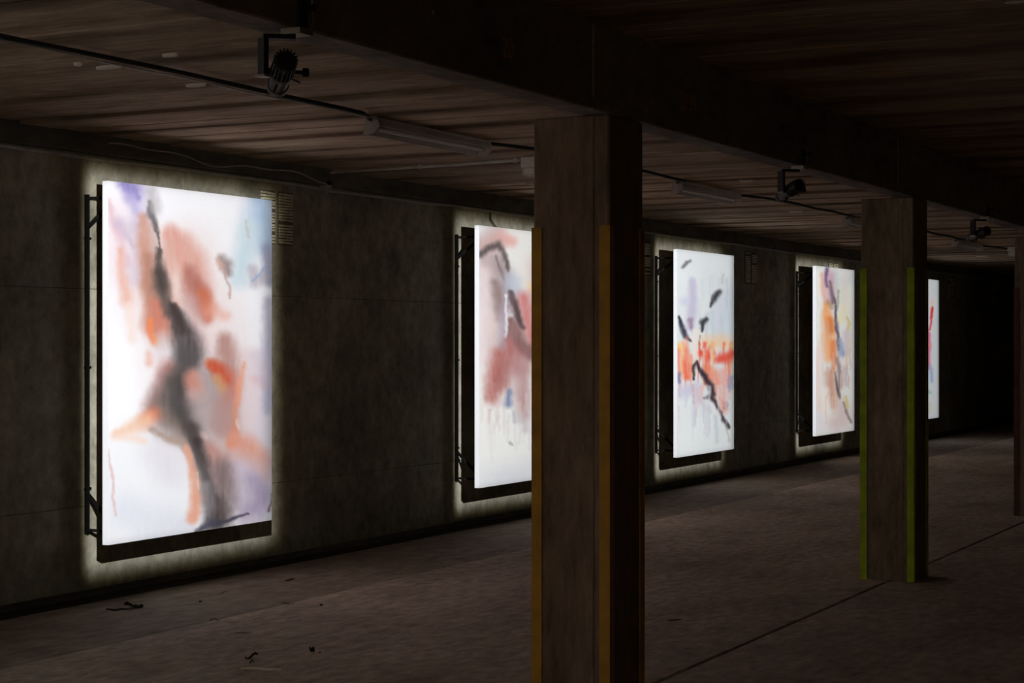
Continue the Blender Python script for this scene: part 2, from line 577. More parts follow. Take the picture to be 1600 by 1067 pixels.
def paint(px, py, bg, strokes, k=1.0, streak=0.22, warp=9.0, sw=1.12):
    """px, py: where each canvas point lies (sketch units); returns linear rgb"""
    col = np.empty(px.shape + (3,))
    n0 = fbm(px / 60 / k, py / 60 / k, 900)
    base = np.array(bg, float)
    col[:] = base + n0[..., None] * np.array((10, 10, 10))
    for i, s in enumerate(strokes):
        pts, c, al, soft = s
        soft = min(1.0, soft * 1.35)
        wx = px + warp * k * (fbm(px / 22 / k, py / 30 / k, 31 * i + 5) + 0.6 * fbm(px / 5 / k, py / 8 / k, 31 * i + 77, 2))
        wy = py + warp * k * fbm(px / 22 / k, py / 30 / k, 31 * i + 200)
        f_ = sw * (1.0 if sum(c) < 330 else 1.18)
        best = np.full(px.shape, 1e9)
        if len(pts) == 1:
            pts = pts + [(pts[0][0], pts[0][1] + 0.1, pts[0][2])]
        for (x0, y0, w0), (x1, y1, w1) in zip(pts, pts[1:]):
            dx, dy = x1 - x0, y1 - y0
            t = np.clip(((wx - x0) * dx + (wy - y0) * dy) / (dx * dx + dy * dy + 1e-9), 0, 1)
            d = np.hypot(wx - x0 - t * dx, wy - y0 - t * dy) / ((w0 + t * (w1 - w0)) * f_)
            best = np.minimum(best, d)
        m = np.clip((1 + soft - best) / (2 * soft), 0, 1)
        m = m * m * (3 - 2 * m)
        st_ = 1 + streak * 2 * fbm(px / 4 / k, py / 26 / k, 17 * i + 3, 3)
        m = np.clip(m * al * st_, 0, 1)[..., None]
        col = col * (1 - m) + np.array(c, float) * m
    grain = 1 + 0.02 * fbm(px / 1.5 / k, py / 1.5 / k, 777, 2)
    col = np.clip(col * grain[..., None], 0, 255) / 255
    return np.where(col <= 0.04045, col / 12.92, ((col + 0.055) / 1.055) ** 2.4)


P1 = [
    ([(330, 330, 40), (350, 470, 45)], (250, 248, 250), .6, .9),
    ([(215, 380, 26), (240, 470, 30), (270, 560, 36), (290, 650, 40)], (236, 216, 214), .75, 1.0),
    ([(290, 390, 28), (320, 470, 30), (345, 560, 30)], (238, 214, 210), .7, 1.0),
    ([(395, 620, 26), (400, 720, 30)], (228, 216, 230), .7, 1.0),
    ([(180, 330, 20), (185, 420, 20)], (240, 222, 228), .6, 1.0),
    ([(330, 600, 36), (350, 690, 36)], (206, 184, 184), .6, 1.0),
    ([(180, 560, 30), (190, 620, 40)], (255, 254, 255), .8, .9),
    ([(217, 285, 14), (222, 330, 14), (212, 352, 6)], (214, 204, 226), .75, .8),
    ([(194, 286, 8), (207, 300, 10), (216, 310, 4)], (146, 136, 196), .9, .7),
    ([(206, 308, 6), (212, 330, 5)], (186, 178, 216), .7, .9),
    ([(171, 312, 3), (178, 345, 5), (190, 385, 4), (198, 410, 5)], (226, 190, 200), .75, .8),
    ([(186, 350, 7), (200, 372, 4), (207, 388, 2)], (196, 176, 200), .6, .9),
    ([(186, 392, 4), (194, 430, 6), (197, 470, 7)], (232, 176, 158), .75, .8),
    ([(203, 480, 6), (207, 530, 6)], (246, 222, 212), .7, .9),
    ([(212, 355, 9), (218, 410, 9), (222, 440, 8)], (206, 192, 208), .7, .9),
    ([(208, 420, 8), (212, 440, 7)], (216, 200, 212), .6, .9),
    ([(224, 342, 6), (228, 380, 9), (232, 420, 10), (238, 460, 12), (246, 500, 13)], (206, 150, 130), .85, .6),
    ([(237, 355, 6), (243, 400, 6), (247, 430, 5)], (206, 176, 170), .7, .7),
    ([(230, 405, 7), (234, 440, 8), (240, 470, 8)], (176, 124, 106), .6, .9),
    ([(268, 368, 12), (282, 385, 17), (296, 408, 18), (304, 432, 17), (309, 455, 16)], (222, 164, 150), .9, .5),
    ([(264, 385, 8), (262, 420, 10), (266, 450, 10), (274, 480, 9)], (220, 172, 158), .8, .7),
    ([(276, 440, 8), (281, 462, 7)], (238, 214, 206), .8, .9),
    ([(296, 425, 8), (304, 450, 12), (314, 475, 12), (322, 495, 8)], (178, 112, 100), .85, .7),
    ([(316, 460, 8), (324, 480, 9), (326, 494, 5)], (208, 112, 82), .85, .7),
    ([(330, 488, 10), (352, 494, 6)], (238, 176, 160), .6, .8),
    ([(295, 470, 10), (305, 505, 10), (310, 530, 9)], (206, 170, 168), .7, .9),
    ([(246, 480, 12), (248, 505, 17), (256, 525, 14)], (206, 130, 110), .9, .5),
    ([(236, 500, 3), (236, 520, 4), (244, 535, 4)], (238, 140, 92), .9, .8),
    ([(258, 540, 13), (264, 560, 12)], (226, 216, 220), .85, .7),
    ([(232, 552, 4), (234, 565, 5)], (236, 186, 172), .7, .9),
    ([(266, 580, 12), (270, 588, 11)], (190, 122, 112), .9, .8),
    ([(256, 590, 8), (244, 625, 11), (236, 650, 10)], (200, 150, 148), .85, .7),
    ([(233, 315, 2.5), (235, 335, 5), (241, 350, 4), (247, 368, 1.5), (248, 395, 1.5)], (104, 96, 96), .85, .7),
    ([(236, 300, 6), (240, 325, 8)], (176, 172, 172), .55, 1.0),
    ([(246, 392, 4), (250, 424, 8), (252, 446, 11), (258, 470, 8), (264, 490, 7)], (96, 84, 80), .9, .6),
    ([(250, 426, 8), (252, 446, 9)], (70, 62, 60), .7, .8),
    ([(268, 478, 5), (278, 500, 12), (288, 528, 18), (296, 552, 19), (300, 568, 13)], (84, 78, 78), .95, .5),
    ([(272, 480, 5), (284, 515, 8)], (70, 58, 56), .8, .7),
    ([(292, 560, 16), (286, 590, 16), (284, 620, 22)], (92, 86, 86), .9, .6),
    ([(278, 604, 24), (274, 632, 30), (276, 656, 26)], (98, 90, 86), .92, .55),
    ([(286, 600, 14), (292, 640, 18), (300, 672, 14)], (74, 70, 70), .85, .6),
    ([(246, 640, 9), (262, 668, 13), (284, 684, 10)], (144, 122, 112), .75, .8),
    ([(292, 630, 10), (306, 690, 12)], (96, 86, 86), .7, .8),
    ([(238, 648, 8), (226, 660, 9)], (222, 130, 104), .85, .8),
    ([(228, 656, 8), (212, 666, 8), (190, 674, 5), (178, 678, 3)], (246, 186, 146), .85, .8),
    ([(352, 532, 10), (356, 560, 14), (360, 590, 14), (356, 625, 12)], (186, 142, 134), .85, .6),
    ([(326, 585, 14), (330, 625, 22), (342, 655, 22)], (172, 156, 156), .85, .6),
    ([(300, 590, 8), (306, 612, 9)], (222, 152, 134), .85, .8),
    ([(308, 620, 10), (314, 645, 10)], (190, 172, 170), .7, .9),
    ([(330, 568, 6), (344, 580, 9), (352, 592, 8)], (204, 92, 64), .95, .6),
    ([(340, 590, 5), (348, 606, 6)], (206, 160, 120), .8, .8),
    ([(366, 590, 8), (364, 620, 8)], (206, 120, 100), .7, .8),
    ([(379, 566, 2), (375, 600, 3), (370, 636, 3.5), (367, 664, 4), (364, 690, 7)], (234, 142, 104), .95, .6),
    ([(352, 630, 12), (352, 665, 14)], (190, 144, 136), .75, .8),
    ([(372, 655, 1.2), (374, 672, 1.2)], (250, 236, 230), .5, .9),
    ([(392, 592, 4), (412, 600, 7)], (232, 186, 186), .7, .8),
    ([(384, 560, 10), (388, 620, 12), (386, 660, 10)], (240, 214, 212), .5, .9),
    ([(408, 300, 14), (410, 340, 18), (414, 376, 14)], (172, 196, 224), .85, .8),
    ([(416, 388, 6), (420, 410, 7), (418, 440, 5)], (150, 150, 178), .8, .8),
    ([(388, 360, 12), (380, 410, 14), (374, 436, 11)], (206, 224, 232), .9, .8),
    ([(346, 404, 5), (354, 414, 7), (358, 428, 4)], (150, 132, 130), .85, .9),
    ([(340, 406, 3), (349, 418, 3)], (216, 164, 146), .6, .9),
    ([(353, 424, 1.5), (357, 445, 1.5), (360, 466, 1)], (196, 160, 150), .7, .8),
    ([(394, 420, 5), (398, 440, 6), (410, 432, 7)], (192, 182, 192), .8, .8),
    ([(394, 438, 1.2), (404, 428, 1.6), (416, 414, 1.2)], (146, 176, 210), .8, .7),
    ([(384, 345, 1), (388, 372, 1.2)], (200, 200, 184), .7, .9),
    ([(418, 470, 5), (419, 560, 7), (420, 640, 6)], (190, 184, 206), .8, .9),
    ([(402, 560, 10), (410, 590, 10)], (216, 198, 212), .6, .9),
    ([(368, 684, 9), (382, 702, 16), (402, 714, 13)], (228, 158, 136), .9, .6),
    ([(326, 700, 10), (340, 722, 16), (352, 742, 16)], (190, 140, 130), .88, .6),
    ([(316, 680, 4), (322, 682, 3)], (228, 196, 190), .6, .9),
    ([(376, 742, 22), (384, 772, 26), (378, 792, 18)], (206, 192, 206), .92, .55),
    ([(402, 752, 12), (408, 780, 12), (398, 796, 14)], (168, 154, 180), .88, .7),
    ([(410, 726, 12), (414, 740, 8)], (216, 178, 176), .7, .9),
    ([(346, 735, 12), (352, 765, 12), (352, 795, 10)], (128, 110, 108), .85, .7),
    ([(298, 672, 10), (306, 700, 10), (314, 730, 11), (324, 762, 13), (334, 792, 15), (338, 812, 18)], (84, 74, 72), .95, .5),
    ([(304, 690, 6), (314, 725, 6), (320, 745, 6)], (64, 56, 54), .8, .7),
    ([(318, 760, 6), (326, 790, 8)], (138, 132, 138), .6, .8),
    ([(308, 827, 3), (330, 818, 6), (350, 813, 3), (388, 803, 1.5)], (72, 70, 84), .9, .6),
    ([(424, 770, 1.5), (421, 798, 1.5)], (80, 64, 70), .7, .7),
    ([(214, 720, 34), (236, 770, 46), (220, 815, 34)], (248, 249, 252), .9, .7),
    ([(252, 705, 22), (262, 735, 18)], (228, 222, 230), .6, .9),
    ([(200, 800, 20), (240, 820, 24), (290, 818, 10)], (226, 228, 240), .6, .9),
    ([(171, 700, 1.2), (174, 735, 1.5), (176, 770, 1.5), (180, 806, 1.2)], (226, 192, 188), .8, .8),
    ([(180, 682, 5), (205, 684, 5), (225, 688, 4)], (250, 220, 202), .7, .9),
    ([(238, 672, 3), (262, 684, 4), (284, 690, 5), (298, 712, 4), (304, 732, 2)], (176, 152, 140), .8, .7),
    ([(290, 700, 4), (300, 728, 5), (306, 755, 6), (305, 785, 7), (300, 812, 6)], (238, 172, 146), .9, .6),
    ([(310, 738, 0.9), (312, 765, 0.9)], (244, 224, 212), .5, .9),
]
P2 = [
    ([(800, 690, 60), (790, 740, 60)], (240, 240, 236), .8, .9),
    ([(756, 372, 10), (770, 362, 12)], (196, 194, 200), .7, .9),
    ([(784, 372, 10), (800, 376, 6)], (226, 168, 160), .85, .8),
    ([(752, 386, 10), (770, 378, 12)], (196, 160, 154), .85, .8),
    ([(765, 405, 14), (772, 430, 18), (778, 470, 16)], (190, 168, 168), .9, .6),
    ([(780, 410, 8), (788, 430, 7), (791, 455, 5)], (164, 148, 150), .85, .7),
    ([(748, 398, 4), (764, 389, 4), (778, 383, 5), (786, 392, 4), (792, 410, 3), (793, 424, 2)], (96, 86, 86), .95, .7),
    ([(774, 400, 1.5), (782, 420, 1.5), (788, 436, 1.5)], (120, 106, 108), .7, .7),
    ([(754, 430, 8), (756, 500, 9), (757, 560, 9)], (230, 214, 216), .8, .8),
    ([(772, 440, 4), (779, 452, 7), (783, 472, 6), (779, 500, 4)], (146, 126, 122), .8, .95),
    ([(790, 470, 4), (786, 500, 7), (784, 540, 9)], (172, 156, 168), .85, .7),
    ([(770, 500, 8), (768, 540, 8)], (214, 190, 186), .6, .9),
    ([(800, 440, 10), (803, 460, 8)], (186, 194, 208), .85, .9),
    ([(829, 445, 4), (829, 455, 3)], (244, 218, 172), .9, .9),
    ([(818, 466, 8), (824, 500, 9), (832, 540, 6)], (206, 122, 120), .85, .8),
    ([(797, 456, 3), (803, 475, 5), (808, 495, 5), (816, 512, 4)], (96, 76, 78), .95, .6),
    ([(798, 500, 4), (806, 525, 10), (818, 545, 10), (830, 552, 10)], (140, 102, 100), .95, .5),
    ([(792, 460, 1.1), (791, 500, 1.5), (791, 528, 1.1)], (232, 230, 238), .85, .8),
    ([(794, 535, 6), (800, 556, 10), (812, 575, 10)], (178, 116, 114), .9, .7),
    ([(780, 556, 9), (776, 590, 11), (770, 622, 8)], (178, 104, 98), .92, .7),
    ([(790, 570, 8), (786, 600, 8)], (168, 112, 108), .7, .8),
    ([(814, 570, 9), (814, 600, 10), (820, 650, 6)], (188, 150, 150), .85, .8),
    ([(796, 612, 3), (794, 630, 5)], (126, 138, 170), .9, .9),
    ([(803, 645, 3), (806, 660, 2)], (176, 172, 180), .6, .9),
    ([(766, 640, 2), (765, 662, 1)], (206, 176, 172), .6, .9),
    ([(818, 655, 6), (822, 672, 4)], (196, 184, 186), .6, .9),
    ([(797, 692, 2), (801, 694, 1.5)], (166, 158, 150), .7, .9),
    ([(780, 755, 20), (825, 750, 20)], (200, 204, 216), .5, .9),
    ([(860, 420, 20), (880, 560, 24), (870, 660, 12)], (196, 150, 140), .7, .8),
]
P3 = [
    ([(1100, 670, 40), (1080, 690, 30)], (238, 242, 242), .8, .9),
    ([(1135, 470, 12), (1125, 510, 14)], (204, 218, 226), .8, .9),
    ([(1066, 418, 1.5), (1072, 411, 2), (1079, 408, 1.5)], (110, 108, 112), .9, .8),
    ([(1081, 440, 4), (1082, 480, 5), (1078, 510, 5)], (196, 188, 212), .85, .9),
    ([(1070, 470, 5)], (206, 206, 226), .8, .9),
    ([(1060, 495, 1.8), (1066, 512, 3.5), (1072, 526, 3.5), (1079, 533, 1.5)], (62, 62, 76), .95, .6),
    ([(1078, 500, 2.5), (1080, 512, 2)], (150, 120, 140), .7, .9),
    ([(1110, 478, 2), (1116, 466, 4), (1124, 456, 3)], (60, 60, 66), .95, .7),
    ([(1096, 516, 2), (1098, 503, 4), (1104, 498, 3)], (58, 58, 64), .95, .7),
    ([(1128, 442, 2), (1130, 430, 1.5)], (190, 190, 196), .6, .9),
    ([(1094, 525, 1), (1092, 545, 1)], (110, 90, 90), .7, .8),
    ([(1062, 548, 8), (1075, 575, 9)], (246, 170, 120), .85, .8),
    ([(1062, 543, 3.5), (1067, 548, 2.5)], (248, 206, 96), .95, .9),
    ([(1064, 560, 3), (1072, 575, 5), (1074, 590, 4)], (240, 110, 78), .85, .8),
    ([(1104, 535, 8), (1134, 535, 8)], (244, 206, 170), .85, .9),
    ([(1096, 552, 4), (1106, 557, 6), (1115, 558, 6)], (238, 66, 40), .95, .7),
    ([(1124, 562, 4), (1134, 560, 6), (1144, 552, 4)], (234, 92, 76), .92, .8),
    ([(1104, 575, 5), (1108, 600, 4)], (238, 130, 96), .8, .8),
    ([(1116, 585, 6), (1122, 610, 7), (1130, 640, 5)], (242, 156, 134), .88, .8),
    ([(1132, 580, 4), (1134, 620, 4)], (240, 170, 160), .7, .9),
    ([(1087, 515, 2), (1086, 540, 2.5), (1086, 558, 2)], (240, 228, 216), .9, .8),
    ([(1061, 585, 2.5), (1061, 598, 2)], (130, 130, 170), .85, .9),
    ([(1066, 612, 7), (1088, 605, 6), (1092, 625, 5)], (206, 204, 224), .85, .9),
    ([(1142, 590, 3), (1141, 605, 3)], (168, 166, 196), .8, .9),
    ([(1083, 592, 1.5), (1085, 570, 2.5), (1089, 564, 2), (1095, 578, 3), (1102, 590, 4), (1110, 603, 4.5), (1114, 615, 4)], (60, 50, 60), .95, .6),
    ([(1102, 622, 2), (1110, 620, 4.5), (1118, 628, 3), (1124, 641, 2), (1131, 655, 3), (1138, 668, 2.5)], (66, 54, 64), .95, .6),
    ([(1082, 600, 1), (1083, 630, 1)], (170, 170, 186), .7, .9),
    ([(1134, 630, 2), (1134, 638, 2)], (168, 106, 118), .9, .9),
    ([(1104, 636, 3), (1108, 642, 2)], (214, 186, 204), .7, .9),
    ([(1088, 640, 2), (1084, 665, 2)], (206, 216, 220), .7, .9),
    ([(1118, 650, 2), (1120, 690, 2)], (196, 206, 212), .6, .9),
    ([(1136, 668, 1), (1140, 690, 1)], (190, 186, 176), .6, .9),
]
P4 = [
    ([(1274, 430, 6), (1276, 540, 7)], (236, 236, 232), .8, .9),
    ([(1318, 450, 10), (1320, 490, 9)], (224, 222, 206), .8, .9),
    ([(1322, 440, 7), (1330, 430, 5)], (206, 210, 212), .7, .9),
    ([(1284, 428, 2), (1286, 450, 3), (1290, 474, 2)], (230, 176, 156), .85, .8),
    ([(1297, 430, 6), (1299, 455, 6), (1298, 470, 4)], (200, 162, 180), .9, .8),
    ([(1292, 420, 2.5), (1290, 438, 2.5), (1292, 448, 2)], (112, 92, 122), .92, .8),
    ([(1298, 440, 2), (1300, 460, 2.5), (1301, 474, 2)], (120, 96, 104), .85, .8),
    ([(1307, 428, 2), (1307, 455, 2)], (196, 212, 206), .7, .9),
    ([(1291, 476, 3), (1293, 500, 6), (1296, 530, 8), (1298, 556, 7)], (238, 166, 112), .92, .7),
    ([(1297, 500, 4), (1299, 515, 4)], (222, 120, 56), .85, .8),
    ([(1303, 535, 3), (1303, 565, 3), (1301, 582, 2)], (226, 132, 84), .88, .8),
    ([(1294, 472, 3), (1300, 480, 2.5)], (176, 140, 104), .75, .9),
    ([(1305, 465, 1.2), (1306, 490, 2), (1308, 505, 2.5), (1308, 520, 2), (1311, 545, 2)], (98, 84, 100), .92, .7),
    ([(1310, 455, 1.2), (1309, 478, 1.5)], (150, 148, 134), .7, .8),
    ([(1312, 530, 2.5), (1315, 553, 4)], (150, 162, 190), .9, .9),
    ([(1318, 480, 3), (1314, 500, 4)], (232, 222, 186), .85, .9),
    ([(1323, 496, 1), (1327, 508, 2), (1325, 516, 1.5)], (212, 194, 130), .85, .9),
    ([(1322, 520, 4), (1324, 545, 3)], (206, 190, 196), .7, .9),
    ([(1279, 545, 4), (1278, 600, 4), (1280, 640, 3)], (236, 210, 204), .7, .9),
    ([(1297, 585, 6), (1300, 615, 6), (1303, 635, 3)], (204, 152, 130), .88, .8),
    ([(1290, 610, 4), (1290, 650, 4)], (236, 226, 218), .8, .9),
    ([(1308, 560, 2), (1312, 580, 2.5), (1312, 605, 3)], (156, 128, 122), .85, .8),
    ([(1304, 582, 1), (1308, 600, 1.5), (1311, 615, 2), (1313, 623, 1.5)], (98, 88, 90), .92, .7),
    ([(1320, 575, 3), (1322, 600, 3)], (196, 180, 184), .7, .9),
    ([(1314, 632, 8), (1316, 655, 10), (1306, 662, 8)], (216, 192, 188), .85, .8),
    ([(1319, 628, 1.2), (1324, 645, 1.5), (1329, 660, 1)], (140, 124, 124), .85, .8),
    ([(1321, 618, 1.2), (1324, 636, 2)], (214, 196, 124), .88, .9),
    ([(1284, 655, 5), (1284, 668, 4)], (226, 216, 222), .7, .9),
]
P5 = [
    ([(1440, 470, 6), (1444, 560, 6)], (206, 190, 206), .6, .9),
    ([(1457, 470, 2), (1456, 480, 1.5)], (240, 196, 180), .7, .9),
    ([(1457, 480, 1.2), (1456, 490, 1.8), (1455, 502, 1.5), (1453, 515, 1)], (226, 50, 50), .95, .8),
    ([(1451, 520, 2), (1451, 545, 2.5), (1450, 575, 2)], (230, 110, 146), .9, .8),
    ([(1450, 534, 1), (1450, 540, 1)], (240, 160, 100), .8, .8),
    ([(1454, 570, 1.5), (1456, 595, 2)], (156, 178, 216), .85, .8),
    ([(1452, 612, 2), (1456, 613, 1)], (150, 190, 180), .8, .8),
    ([(1453, 630, 1.5), (1453, 645, 1)], (206, 206, 170), .7, .9),
]
ART = [
    (P1, (246, 244, 248), 150, 300, 1.0, 'nearest and largest brightly lit white abstract canvas with black and salmon diagonal sweep'),
    (P2, (232, 229, 224), 110, 210, 0.8, 'second white abstract canvas, half hidden by the yellow-edged pillar, mauve arch and rose smears'),
    (P3, (226, 230, 231), 90, 180, 0.6, 'third white abstract canvas with red-orange band and black diagonal marks'),
    (P4, (226, 225, 221), 80, 160, 0.5, 'fourth white abstract canvas with an orange and plum vertical streak'),
    (P5, (214, 217, 218), 50, 120, 0.4, 'fifth and farthest white abstract canvas, narrow sliver with a red mark beside the green-edged pillar'),
    (P4, (226, 225, 221), 40, 60, 1.0, 'white abstract canvas on the wall left of the photo, before the first one in view'),
]
# thin vertical washes and drips
_r = random.Random(77)
def drips(n, x0, x1, y0, y1, l0, l1, w, cols, al):
    out = []
    for _ in range(n):
        x, y = _r.uniform(x0, x1), _r.uniform(y0, y1)
        L = _r.uniform(l0, l1)
        ww = w * _r.uniform(0.6, 1.5)
        out.append(([(x, y, ww), (x + _r.uniform(-1, 1) * w, y + L, ww * 0.5)], _r.choice(cols), al * _r.uniform(0.6, 1.1), 0.8))
    return out
P3[:] = (P3[:2] + drips(26, 1080, 1142, 430, 500, 25, 70, 1.6, [(206, 216, 222), (214, 222, 224), (196, 204, 212), (222, 216, 226)], .6)
         + P3[2:16] + drips(34, 1059, 1144, 528, 560, 18, 75, 1.6, [(240, 120, 80), (244, 176, 120), (238, 90, 70), (244, 206, 186), (236, 226, 220), (240, 150, 130)], .75)
         + P3[16:] + drips(26, 1060, 1142, 600, 640, 20, 60, 1.5, [(206, 206, 222), (214, 216, 222), (238, 190, 184), (226, 230, 232)], .6))
P4[:] = (P4[:3] + drips(26, 1275, 1332, 425, 560, 30, 110, 1.3, [(230, 226, 214), (222, 214, 210), (214, 216, 220), (232, 214, 204)], .6)
         + P4[3:] + drips(22, 1285, 1330, 500, 620, 15, 45, 0.9, [(214, 150, 120), (226, 200, 190), (190, 176, 180), (232, 190, 150)], .55))
P2[:] = P2 + drips(26, 752, 833, 600, 660, 20, 70, 1.8, [(216, 196, 194), (206, 190, 196), (232, 226, 220), (196, 190, 204)], .3)

cm = N('painted_canvas')
ca = cm.new('ShaderNodeVertexColor')
ca.layer_name = 'paint'
cm.lk(ca.outputs['Color'], cm.b.inputs['Base Color'])
cm.b.inputs['Roughness'].default_value = 0.6
cm.b.inputs['Specular IOR Level'].default_value = 0.15
M['canvas'] = cm.m


def canvas_mesh(x0, art, bg, nu, nv, k):
    """painted cloth, slightly proud of the stretcher; rectangular grid that carries the paint"""
    u, v = np.meshgrid(np.linspace(0, 1, nu), np.linspace(0, 1, nv))
    X = x0 + u * PANEL_W
    Z = PZ1 + v * (PZ0 - PZ1)
    Yp = np.full_like(X, PANEL_BACK - PANEL_T)
    px, py = px_of(X, Yp, Z)
    rgb = paint(px, py, bg, art, k)
    cell = np.arange(nu * nv).reshape(nv, nu)
    quads = np.stack([cell[:-1, :-1], cell[1:, :-1], cell[1:, 1:], cell[:-1, 1:]], -1).reshape(-1, 4)
    me = bpy.data.meshes.new('canvas')
    co = np.stack([u * PANEL_W, np.full_like(u, -PANEL_T), Z - PZ0], -1).reshape(-1, 3)
    me.from_pydata(co.tolist(), [], quads.tolist())
    at = me.color_attributes.new('paint', 'FLOAT_COLOR', 'POINT')
    c4 = np.ones((nu * nv, 4), np.float32)
    c4[:, :3] = rgb.reshape(-1, 3) * 0.9
    at.data.foreach_set('color', c4.ravel())
    me.materials.append(M['canvas'])
    return me


def bracket(t, xr, side):
    """wall rail with two triangular arms that hold the canvas off the wall (local: y = 0 at the canvas back)"""
    wy = WALL_Y - PANEL_BACK - 0.003
    z0, z1 = HC - 1.236 - PZ0, HC + 0.932 - PZ0
    rail = obj('wall_rail', box(B(), xr - 0.012, xr + 0.012, wy - 0.024, wy, z0, z1), M['bracket'], t)
    for za, zb in ((z1 - 0.025, z1 - 0.215), (z0 + 0.025, z0 + 0.26)):
        bm = B()
        bar(bm, (xr, wy - 0.012, za), (xr, 0.0, za), 0.018, 0.018)
        bar(bm, (xr, wy - 0.012, zb), (xr, 0.02, za), 0.016, 0.022)
        obj('support_arm', bm, M['bracket'], rail)
    for zk in (z1 - 0.28, z0 + 0.29, (z0 + z1) / 2 - 0.02):
        bm = B()
        lathe(bm, (xr - 0.03, wy - 0.02, zk), (1, 0, 0), [(0, 0.008), (0.006, 0.008), (0.006, 0.003), (0.05, 0.003), (0.05, 0.008), (0.056, 0.008)], 8)
        obj('clamp_screw', bm, M['bracket'], rail)


for i, x0 in enumerate(PANELS):
    art, bg, nu, nv, k, lab = ART[i]
    t = thing('abstract_painting', lab, 'painting', (x0, PANEL_BACK, PZ0), 0, 'paintings held off the long wall')
    h = PZ1 - PZ0
    e = 0.0
    bm = B()
    for b_ in ((0, PANEL_W, -PANEL_T + 0.001, 0, 0, 0.004), (0, PANEL_W, -PANEL_T + 0.001, 0, h - 0.004, h),
               (0, 0.004, -PANEL_T + 0.001, 0, 0.004, h - 0.004), (PANEL_W - 0.004, PANEL_W, -PANEL_T + 0.001, 0, 0.004, h - 0.004)):
        box(bm, *b_)
    obj('canvas_edge', bm, M['canvas_side'], t)
    me = canvas_mesh(x0, art, bg, nu, nv, k)
    link(bpy.data.objects.new('canvas', me), t)
    bm = B()
    for b_ in ((0.006, PANEL_W - 0.006, -0.03, -0.001, 0.006, 0.06), (0.006, PANEL_W - 0.006, -0.03, -0.001, h - 0.06, h - 0.006),
               (0.006, 0.06, -0.03, -0.001, 0.06, h - 0.06), (PANEL_W - 0.06, PANEL_W - 0.006, -0.03, -0.001, 0.06, h - 0.06),
               (0.06, PANEL_W - 0.06, -0.03, -0.001, h / 2 - 0.03, h / 2 + 0.03)):
        box(bm, *b_)
    obj('stretcher_frame', bm, M['timber'], t)
    bracket(t, 0.175, 1)
    bracket(t, PANEL_W - 0.175, -1)

